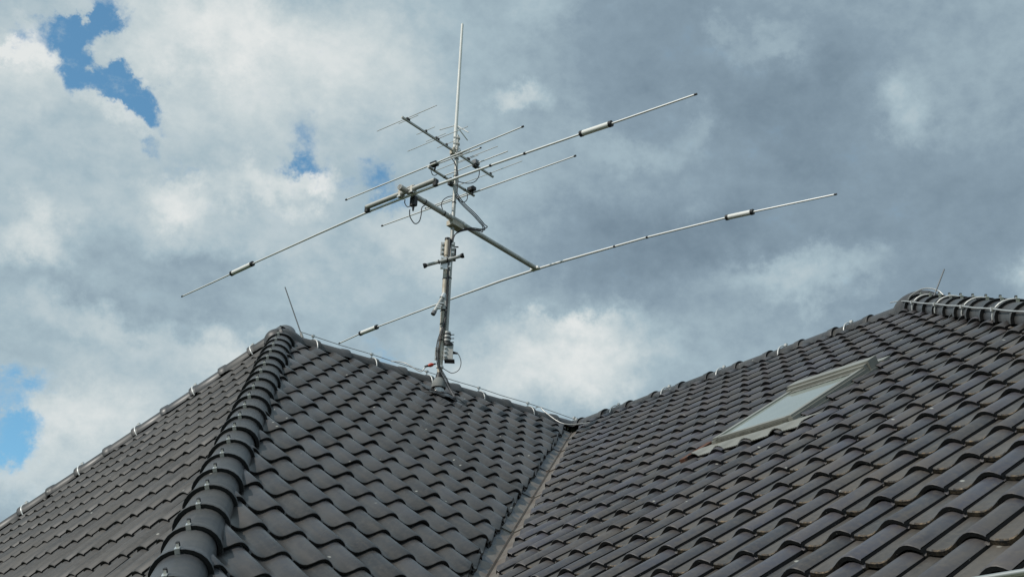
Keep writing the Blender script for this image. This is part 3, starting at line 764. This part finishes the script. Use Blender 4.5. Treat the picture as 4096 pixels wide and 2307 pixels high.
b = MB(); b.box(at(UP, 1.33) + HRT * 0.03 + HFW * 0.02, HRT, HFW, Z_, 0.05, 0.05, 0.14); b.box(at(UP, 1.42) + HRT * 0.05, HRT, HFW, Z_, 0.06, 0.012, 0.012); b.build('saddle', BLACK, mast)
# cross arm with its white plate
ca0, ca1 = Vector((2.59, 0.398, 1.148)) - HFW * 0.055, Vector((2.275, 0.647, 1.284)) - HFW * 0.055
plate_with_bolts('clamp', at(LP, 1.200) - HFW * 0.03 , 0.120, 0.150, [(-0.045, 0.05), (0.045, 0.06), (-0.045, -0.06), (0.045, -0.05)], BOLT, fwd=0)
b = MB(); cdv = (ca1 - ca0).normalized(); b.tube([ca0, ca1], 0.0185, 14)
for p, sgn in ((ca0, -1), (ca1, 1)):
    b.tube([p - cdv * sgn * 0.02, p, p + cdv * sgn * 0.022], [0.019, 0.029, 0.029], 14, 1)
cm_ = (ca0 + ca1) / 2
for k in (-0.055, 0.045): b.tube([cm_ + cdv * (k - 0.006), cm_ + cdv * (k + 0.006)], 0.025, 12, 1)
b.build('cross_arm', [GALV, BLACK], mast)['label'] = 'short tilted cross arm with black end caps'
st0, st1 = Vector((2.485, 0.481, 0.563)) - HFW * 0.10, Vector((2.418, 0.534, 0.791)) - HFW * 0.03
b = MB(); sv = (st1 - st0).normalized(); b.tube([st0, st1], 0.021, 12); b.tube([st0 - sv * 0.03, st0 + sv * 0.015], 0.026, 12, 1); b.tube([st1 - sv * 0.03, st1 + sv * 0.03], 0.031, 12, 2)
for k in (0.07, 0.10, 0.14): b.box(st0 + sv * k + HRT * 0.02, HRT, HFW, Z_, 0.06, 0.04, 0.012, 2)
b.box(at(LP, 0.72) - HFW * 0.03, HRT, HFW, Z_, 0.05, 0.03, 0.17, 0)
b.build('stub_arm', [GALV, GREYC, BOLT], mast)
# lower clamp and bearing housing
plate_with_bolts('clamp', at(LP, 0.115) + HRT * (-0.045), 0.035, 0.15, [(0, 0.045), (0, -0.045)], GALV, fwd=-0.005)
plate_with_bolts('clamp', at(LP, 0.135) + HRT * 0.048, 0.040, 0.18, [(0, 0.052), (0, 0.004), (0, -0.048)], GALV, fwd=-0.012)
b = MB(); b.box(at(UP, 0.14) + HRT * 0.045 + HFW * 0.02, HRT, HFW, Z_, 0.075, 0.075, 0.17, 0); b.box(at(UP, 0.045) + HRT * 0.05 + HFW * 0.02, HRT, HFW, Z_, 0.11, 0.10, 0.012, 1)
b.tube([at(UP, 0.215) + HRT * 0.03 + HFW * 0.01, at(UP, 0.24) + HRT * 0.03 + HFW * 0.01], 0.055, 14, 1)
b.tube([at(UP, 0.24) + HRT * 0.01, at(UP, 0.375) + HRT * 0.01], 0.040, 14, 0)
for z in (0.255, 0.30, 0.345):
    b.tube([at(UP, z) + HRT * 0.03, at(UP, z + 0.005) + HRT * 0.088], 0.005, 6, 1); b.tube([at(UP, z - 0.008) + HRT * 0.01, at(UP, z + 0.008) + HRT * 0.01], 0.044, 14, 1)
b.tube([at(UP, 0.142) + HRT * 0.08 + HFW * 0.01, at(UP, 0.135) + HRT * 0.135 + HFW * 0.01], [0.018, 0.010], 8, 1)
b.build('rotator', [GALV, BLACK], mast)
for base, z, rr in ((UP, 1.70, 0.0265), (UP, 1.98, 0.0265), (UP, 2.33, 0.026), (UP, 2.56, 0.026), (LP, 0.62, 0.034), (LP, 0.27, 0.034), (UP, 1.02, 0.026)):
    b = MB(); b.tube([at(base, z), at(base, z + 0.010)], rr, 12); b.tube([at(base, z + 0.005) - HFW * rr, at(base, z + 0.005) - HFW * (rr + 0.022) + HRT * 0.008], 0.003, 5); b.build('cable_tie', BLACK, mast)
for z in (1.71, 1.79, 2.215, 2.285, 2.63, 2.70):
    b = MB(); p = at(UP, z)
    b.tube([p + HRT * (0.034 * math.cos(a)) - HFW * (0.034 * math.sin(a)) for a in [math.pi * k / 8 for k in range(9)]], 0.0045, 6)
    for sd_ in (-1, 1): b.tube([p + HRT * 0.034 * sd_, p + HRT * 0.034 * sd_ + HFW * 0.05], 0.0045, 6); b.tube([p + HRT * 0.034 * sd_ + HFW * 0.030, p + HRT * 0.034 * sd_ + HFW * 0.040], 0.010, 6)
    b.build('u_bolt', BOLT, mast)
# roof boot
b = MB(); z0 = -0.36
b.tube([at(LP, -0.40), at(LP, -0.26)], 0.056, 18, 1)
b.tube([at(LP, -0.275), at(LP, -0.245), at(LP, -0.20), at(LP, -0.165)], [0.078, 0.079, 0.066, 0.046], 18, 0)
b.tube([at(LP, -0.165), at(LP, -0.10)], [0.045, 0.030], 16, 2)
b.build('roof_collar', [RUBBER, CHROME, BLACK], mast)
b = MB(); b.tube([at(LP, -0.045), at(LP, -0.025)], 0.040, 14); b.build('cable_strap', WHITE, mast)
b = MB()
for i in range(20):
    pass
nr, ns = 10, 6; rows = []
for j in range(ns + 1):
    rows.append([b.vert(F1.pt(-2.58 + 0.34 * i / nr, 0.46 + 0.34 * j / ns, 0.045 + 0.006 * math.sin(i * 1.3) + 0.030 * math.exp(-((i - 5) ** 2 + (j - 2.5) ** 2) / 5))) for i in range(nr + 1)])
for a, c in zip(rows, rows[1:]):
    for i in range(nr): b.face((a[i], a[i + 1], c[i + 1], c[i]), 0, True)
b.build('flashing_plate', T1, mast)

# ------------------------------------------------------------------ antennas
BD = Vector((-0.9765, -0.2155, 0)).normalized(); PER = Vector((0, 0, 1)).cross(BD)   # booms / elements
def bpt(e0, l, lat, dz): return Vector(e0) + BD * l + PER * lat + Z_ * dz
# -- large two-element beam with loading coils
E0 = Vector((3.272, 0.803, 1.75))
big = thing('beam_antenna', bpt(E0, 0.94, 0, -0.05), 'large two element beam antenna with white coil sleeves and long drooping arms', 'antenna')
b = MB(); b.tube([bpt(E0, 0, 0, 0), bpt(E0, 2.42, 0, 0)], 0.030, 16); b.tube([bpt(E0, 0.0, 0, 0), bpt(E0, 0.09, 0, 0)], 0.033, 16)
for l in (0.40, 0.72): b.tube([bpt(E0, l, 0, 0), bpt(E0, l + 0.012, 0, 0)], 0.033, 14, 1)
b.build('boom', [GALV, BLACK], big)
b = MB(); b.tube([bpt(E0, 0.80, 0, 0), bpt(E0, 1.08, 0, 0)], 0.034, 14); b.box(bpt(E0, 0.95, 0.02, -0.05), BD, PER, Z_, 0.18, 0.10, 0.06, 1)
for l in (0.84, 1.05): b.tube([bpt(E0, l, 0, 0), bpt(E0, l + 0.014, 0, 0)], 0.038, 14, 2)
b.build('boom_bracket', [GALV, GALVB, BOLT], big)
def element(name, l, pts, coils, r_in, parent):
    path = [bpt(E0, l, a, c) for a, c in pts]
    rad = [0.0135 - 0.0045 * min(1, abs(a) / 3.9) if abs(a) > 0.6 else 0.015 for a, c in pts]
    b = MB(); b.tube(path, rad, 10)
    for p, q in ((path[0], path[1]), (path[-1], path[-2])):
        b.tube([p, p + (q - p).normalized() * 0.03], 0.0105, 8, 1)
    for a in (0.60, 1.45, -1.15, -1.6):                    # tube joints
        k = min(range(len(pts) - 1), key=lambda i: abs((pts[i][0] + pts[i + 1][0]) / 2 - a)); t = (a - pts[k][0]) / (pts[k + 1][0] - pts[k][0])
        if 0 <= t <= 1:
            p = path[k].lerp(path[k + 1], t); d = (path[k + 1] - path[k]).normalized(); b.tube([p - d * 0.012, p + d * 0.012], 0.0155, 8, 1)
    el = b.build(name, [ALUB, BLACK], parent)
    for (a0, z0), (a1, z1) in coils:
        p, q = bpt(E0, l, a0, z0), bpt(E0, l, a1, z1); d = (q - p).normalized()
        b = MB(); b.tube([p, q], 0.029, 14); b.tube([p - d * 0.008, p + d * 0.025], 0.032, 12, 1); b.tube([q - d * 0.025, q + d * 0.008], 0.032, 12, 1)
        b.build('loading_coil', [WHITE, BLACK], el)
    return el
front = [(3.88, -0.235), (3.3, -0.200), (2.938, -0.175), (2.53, -0.146), (1.421, -0.081), (0.629, -0.042), (0.0, -0.036), (-0.408, -0.037), (-1.177, -0.051), (-2.298, -0.086), (-2.666, -0.103), (-3.616, -0.134)]
rear = [(3.396, -0.195), (3.001, -0.145), (2.676, -0.122), (1.597, -0.062), (0.547, -0.014), (0.0, -0.008), (-0.432, -0.013), (-1.572, -0.044), (-2.619, -0.108), (-2.958, -0.140), (-3.918, -0.233)]
element('element', 0.159, front, [((2.93, -0.174), (2.55, -0.147)), ((-2.30, -0.086), (-2.66, -0.1025))], 0.0125, big)
element('element', 2.447, rear, [((2.99, -0.144), (2.68, -0.122)), ((-2.63, -0.109), (-2.95, -0.139))], 0.0125, big)
b = MB(); b.tube([bpt(E0, 0.13, 0.62, 0.004), bpt(E0, 0.13, -0.40, 0.012)], 0.028, 14)
for a in (0.62, -0.40): b.box(bpt(E0, 0.14, a, -0.018), BD, PER, Z_, 0.045, 0.045, 0.075, 1)
b.build('support_tube', [GALV, BLACK], big)
b = MB()
for a in (0.10, -0.075): b.box(bpt(E0, 0.14, a, 0.0), BD, PER, Z_, 0.075, 0.03, 0.09, 1); b.box(bpt(E0, 0.11, a, -0.035), BD, PER, Z_, 0.03, 0.05, 0.02, 2)
b.box(bpt(E0, 0.15, 0.01, 0.038), BD, PER, Z_, 0.09, 0.24, 0.012, 0)
b.build('centre_clamp', [GALV, GALVB, BOLT], big)
b = MB(); b.box(bpt(E0, 0.235, 0.0, -0.075), BD, PER, Z_, 0.05, 0.07, 0.11); b.tube([bpt(E0, 0.235, 0, -0.12), bpt(E0, 0.235, 0, -0.19)], [0.016, 0.010], 8); b.tube(smooth_path([bpt(E0, 0.18, 0.08, -0.05), bpt(E0, 0.17, 0.07, -0.10), bpt(E0, 0.18, 0.04, -0.15), bpt(E0, 0.21, 0.02, -0.14)]), 0.0055, 6)
b.build('feed_box', BLACK, big)
b = MB(); b.box(bpt(E0, 2.43, 0, -0.006), BD, PER, Z_, 0.06, 0.12, 0.03)
for a in (-0.045, 0.045): b.tube([bpt(E0, 2.447, a - 0.008, -0.008), bpt(E0, 2.447, a + 0.008, -0.008)], 0.021, 8)
b.build('end_clamp', ALUB, big)
# -- small two-element antenna
H0 = Vector((2.805, 0.646, 2.252))
hb = thing('two_element_antenna', bpt(H0, 0.44, 0, -0.02), 'short boom antenna with two plain rods and black feed boxes at mid mast', 'antenna')
b = MB(); b.tube([bpt(H0, -0.01, 0, 0), bpt(H0, 0.80, 0, 0)], 0.0155, 12)
for l in (0.26, 0.62): b.tube([bpt(H0, l, 0, 0), bpt(H0, l + 0.012, 0, 0)], 0.019, 10, 1)
b.build('boom', [GALV, BLACK], hb)
for l, pts in ((0.0, [(1.328, 0.004), (0, 0.018), (-1.358, 0.040)]), (0.747, [(1.453, 0.018), (0, 0.006), (-1.511, -0.009)])):
    b = MB(); P = [bpt(H0, l, a, c) for a, c in pts]; b.tube(P, [0.0078, 0.0095, 0.0078], 8)
    for p, q in ((P[0], P[1]), (P[2], P[1])): b.tube([p, p + (q - p).normalized() * 0.025], 0.0115, 8, 1)
    b.build('element', [ALUB, BLACK], hb)
for l, pts in ((0.041, [(-0.072, 0.030), (-0.737, 0.016)]), (0.687, [(0.672, -0.009), (0.022, -0.015)])):
    b = MB(); P = [bpt(H0, l, a, c) for a, c in pts]; b.tube(P, 0.0075, 8); e = P[1] if abs(pts[1][0]) > abs(pts[0][0]) else P[0]; o_ = P[0] if e is P[1] else P[1]
    b.tube([e, e + (o_ - e).normalized() * 0.02], 0.0085, 8, 1); b.build('matching_rod', [ALUB, BLACK], hb)
for l, a, dz in ((0.03, -0.055, 0.035), (0.70, -0.045, 0.028)):
    b = MB(); b.box(bpt(H0, l, a, dz), BD, PER, Z_, 0.06, 0.09, 0.042); b.tube([bpt(H0, l + 0.02, a, dz - 0.02), bpt(H0, l + 0.02, a + 0.01, dz - 0.07)], 0.010, 8); b.build('feed_box', BLACK, hb)
b = MB(); b.box(bpt(H0, 0.40, 0.015, 0.0), BD, PER, Z_, 0.06, 0.05, 0.085); b.build('mast_clamp', BLACK, hb)
# -- many-element yagi on the top
V0 = Vector((3.271, 0.748, 2.664))
yg = thing('yagi_antenna', bpt(V0, 0.90, 0, -0.02), 'yagi antenna with many thin rods on a square boom near the mast top', 'antenna')
b = MB(); b.box((bpt(V0, -0.01, 0, 0) + bpt(V0, 1.61, 0, 0)) / 2, BD, PER, Z_, 1.62, 0.021, 0.021); b.build('boom', GALV, yg)
for l, a0, a1, r in ((0.07, 0.465, -0.448, 0.0045), (0.098, 0.151, -0.145, 0.004), (0.387, 0.142, -0.138, 0.004), (0.564, 0.155, -0.148, 0.004), (0.599, 0.477, -0.449, 0.0045), (0.744, 0.142, -0.13, 0.004), (1.0, 0.137, -0.15, 0.004), (1.125, 0.49, -0.461, 0.0045), (1.145, 0.159, -0.151, 0.004), (1.551, 0.493, -0.489, 0.0045)):
    b = MB(); b.tube([bpt(V0, l, a0, 0.026), bpt(V0, l, a1, 0.026)], r, 6); b.box(bpt(V0, l, 0, 0.018), BD, PER, Z_, 0.020, 0.034, 0.026, 1); b.build('element', [ALU, BLACK], yg)
b = MB(); b.tube([bpt(V0, 1.288, 0.49, 0.034), bpt(V0, 1.288, -0.48, 0.034)], 0.0075, 8); b.build('driven_element', ALUB, yg)
b = MB(); b.box(bpt(V0, 1.275, 0, 0.035), BD, PER, Z_, 0.075, 0.065, 0.055); b.box(bpt(V0, 1.275, 0, -0.012), BD, PER, Z_, 0.06, 0.05, 0.03, 1); b.build('feed_box', [GREYC, BLACK], yg)
b = MB(); b.box(bpt(V0, 0.885, 0.01, -0.005), BD, PER, Z_, 0.07, 0.055, 0.07); b.box(bpt(V0, 0.98, -0.02, 0.02), BD, PER, Z_, 0.06, 0.02, 0.012); b.build('mast_clamp', GALVB, yg)
# -- vertical antenna
VB = Vector((2.396, 0.551, 0))
va = thing('vertical_antenna', at(VB, 2.72), 'white vertical pole antenna with three short radials on the mast top', 'antenna')
b = MB(); b.tube([at(VB, 2.72), at(VB, 3.05)], 0.0225, 12); b.tube([at(VB, 3.05), Vector((2.394, 0.553, 4.488))], [0.020, 0.016], 12); b.tube([Vector((2.394, 0.553, 4.488)), Vector((2.394, 0.553, 4.50))], 0.010, 8)
b.build('radiator', WHITE, va)
for e in ((2.548, 0.431, 2.956), (2.351 - 0.25, 0.587 + -0.20, 3.022), (2.288 + 0.02, 0.637 + 0.05, 2.905)):
    p0 = at(VB, 3.03); p1 = Vector(e); b = MB(); b.tube([p0, p1], 0.0065, 8); b.build('radial', ALUB, va)
b = MB(); b.tube([at(VB, 2.74) + HRT * 0.028, at(VB, 2.89) + HRT * 0.028], 0.015, 10)
for z in (2.77, 2.85): b.box(at(VB, z) + HRT * 0.018, HRT, HFW, Z_, 0.075, 0.05, 0.016)
b.build('mast_clamp', GALV, va)

# ------------------------------------------------------------------ cables
def cable(pts, r, label, mat=CABLE, sub=6, group='antenna cables on the mast'):
    b = MB(); b.tube(smooth_path(pts, sub), r, 8); o = b.build('coax_cable', mat); return tag(o, label, 'cable', group)
def sh(pts, v): return [tuple(Vector(p) + Vector(v)) for p in pts]
c1 = [(3.042, 0.689, 1.60), (3.045, 0.69, 1.575), (3.028, 0.686, 1.51), (2.953, 0.67, 1.467), (2.887, 0.655, 1.525), (2.864, 0.65, 1.627), (2.86, 0.649, 1.71), (2.80, 0.655, 1.775)]
cable(c1, 0.0058, 'black cable loop hanging below the feed box of the big beam')
cable([(2.378, 0.566, 2.074), (2.432, 0.523, 2.059), (2.471, 0.492, 2.017), (2.486, 0.481, 1.958), (2.471, 0.492, 1.893), (2.433, 0.522, 1.80)], 0.0052, 'black cable curving left from the mast to the big boom')
cable([(1.945, 0.446, 2.64), (1.95, 0.448, 2.56), (1.999, 0.458, 2.468), (2.085, 0.477, 2.396), (2.2, 0.503, 2.343), (2.34, 0.54, 2.30)], 0.0052, 'black cable sagging from the yagi feed box to the mast')
cable([(2.132, 0.488, 2.23), (2.132, 0.488, 2.162), (2.173, 0.497, 2.103), (2.24, 0.512, 2.082), (2.34, 0.54, 2.09)], 0.0052, 'short black cable loop below the right feed box of the small antenna')
cable([(2.77, 0.64, 2.23), (2.74, 0.632, 2.19), (2.70, 0.622, 2.195), (2.66, 0.612, 2.235)], 0.0045, 'small black cable loop below the left feed box of the small antenna')
cable(sh([(2.40, 0.545, 2.70), (2.429, 0.525, 2.594), (2.396, 0.552, 2.52), (2.372, 0.57, 2.446), (2.352, 0.59, 2.327), (2.352, 0.59, 2.1)], -HFW * 0.025), 0.0058, 'black cable twisting down the upper mast pipe')
c5 = [(2.357, 0.583, 2.08), (2.319, 0.612, 2.003), (2.261, 0.659, 1.918), (2.193, 0.713, 1.834), (2.14, 0.754, 1.757), (2.098, 0.788, 1.688), (2.086, 0.797, 1.638), (2.121, 0.77, 1.629), (2.211, 0.698, 1.639), (2.299, 0.628, 1.61), (2.352, 0.587, 1.553), (2.373, 0.571, 1.46)]
for v, n_ in (((0, 0, 0), 'outermost'), ((-0.006, 0.010, 0.012), 'middle'), ((0.008, -0.006, -0.012), 'innermost')):
    q = sh(c5, Vector(v) - HFW * 0.03); q[6] = tuple(Vector(q[6]) + Vector(v) * 1.5)
    cable(q, 0.0058, n_ + ' of three black cables in the wide loop right of the mast')
dn = [(2.38, 0.564, 1.50), (2.38, 0.564, 1.331), (2.378, 0.566, 1.124), (2.376, 0.568, 0.886), (2.378, 0.566, 0.735), (2.380, 0.564, 0.551), (2.405, 0.545, 0.402), (2.430, 0.525, 0.254), (2.436, 0.52, 0.124), (2.424, 0.53, -0.019), (2.403, 0.546, -0.082), (2.358, 0.581, -0.183), (2.319, 0.613, -0.285), (2.299, 0.68, -0.395)]
for k, n_ in ((-1.5, 'leftmost'), (-0.5, 'second from left'), (0.5, 'third from left'), (1.5, 'rightmost')):
    cable([tuple(Vector(p) + HRT * ((k * 0.0058 - 0.012 if p[2] > 0.5 else k * 0.0095) + 0.003 * math.sin(i * 1.7 + k)) - HFW * (0.042 + 0.004 * math.cos(i + k))) for i, p in enumerate(dn)], 0.0045, n_ + ' of four cables strapped down the lower mast', [CABLE, GREYC, CABLE, CABLE][int(k + 1.5)])
cable([(2.314, 0.617, 0.138), (2.272, 0.649, 0.135), (2.247, 0.67, 0.085), (2.235, 0.679, 0.014), (2.253, 0.665, -0.062), (2.304, 0.624, -0.098), (2.352, 0.587, -0.072), (2.40, 0.548, -0.034)], 0.0048, 'thin grey cable loop on the right of the rotator', GREYC)
def on_roof(r, s, h=0.075): return tuple(F1.pt(-r, s, h))
cable([on_roof(2.75, 0.86), on_roof(2.66, 0.90, 0.09), on_roof(2.55, 0.88, 0.08), on_roof(2.42, 0.80, 0.09), on_roof(2.30, 0.78, 0.07), on_roof(2.22, 0.72, 0.06)], 0.0055, 'black cable lying across the tiles in front of the mast base')
cable([on_roof(2.78, 0.95, 0.06), on_roof(2.68, 0.98, 0.09), on_roof(2.50, 0.97, 0.085), on_roof(2.36, 0.93, 0.09), on_roof(2.24, 0.92, 0.06)], 0.0055, 'grey cable lying on the tiles just below the mast base', GREYC)
ew = thing('earth_wire', (2.442, 0.515, 0.0), 'earthing wire with red clamp between left ridge and mast', 'wire')
ep = [(2.60, 0.06, 0.11), (2.578, 0.20, 0.05), (2.539, 0.36, 0.02), (2.505, 0.45, 0.0), (2.442, 0.515, 0.004)]
ep = [(2.578, 0.408, -0.091), (2.539, 0.438, -0.049), (2.505, 0.465, -0.02), (2.471, 0.492, -0.006), (2.442, 0.515, 0.004)]
b = MB(); b.tube(smooth_path([(2.72, 0.05, 0.09), (2.68, 0.26, 0.02)] + ep), 0.0055, 8); b.build('wire', WIRE, ew)
b = MB(); p, q = Vector(ep[2]), Vector(ep[3]); d = (q - p).normalized(); b.tube([p - d * 0.01, p + d * 0.010, p + d * 0.032, q + d * 0.006], [0.012, 0.021, 0.021, 0.012], 10); b.build('clamp', RED, ew)
b = MB(); b.tube([p - d * 0.05, p - d * 0.01], [0.009, 0.014], 8); b.tube([q + d * 0.006, q + d * 0.03], 0.010, 8); b.build('sleeve', BLACK, ew)
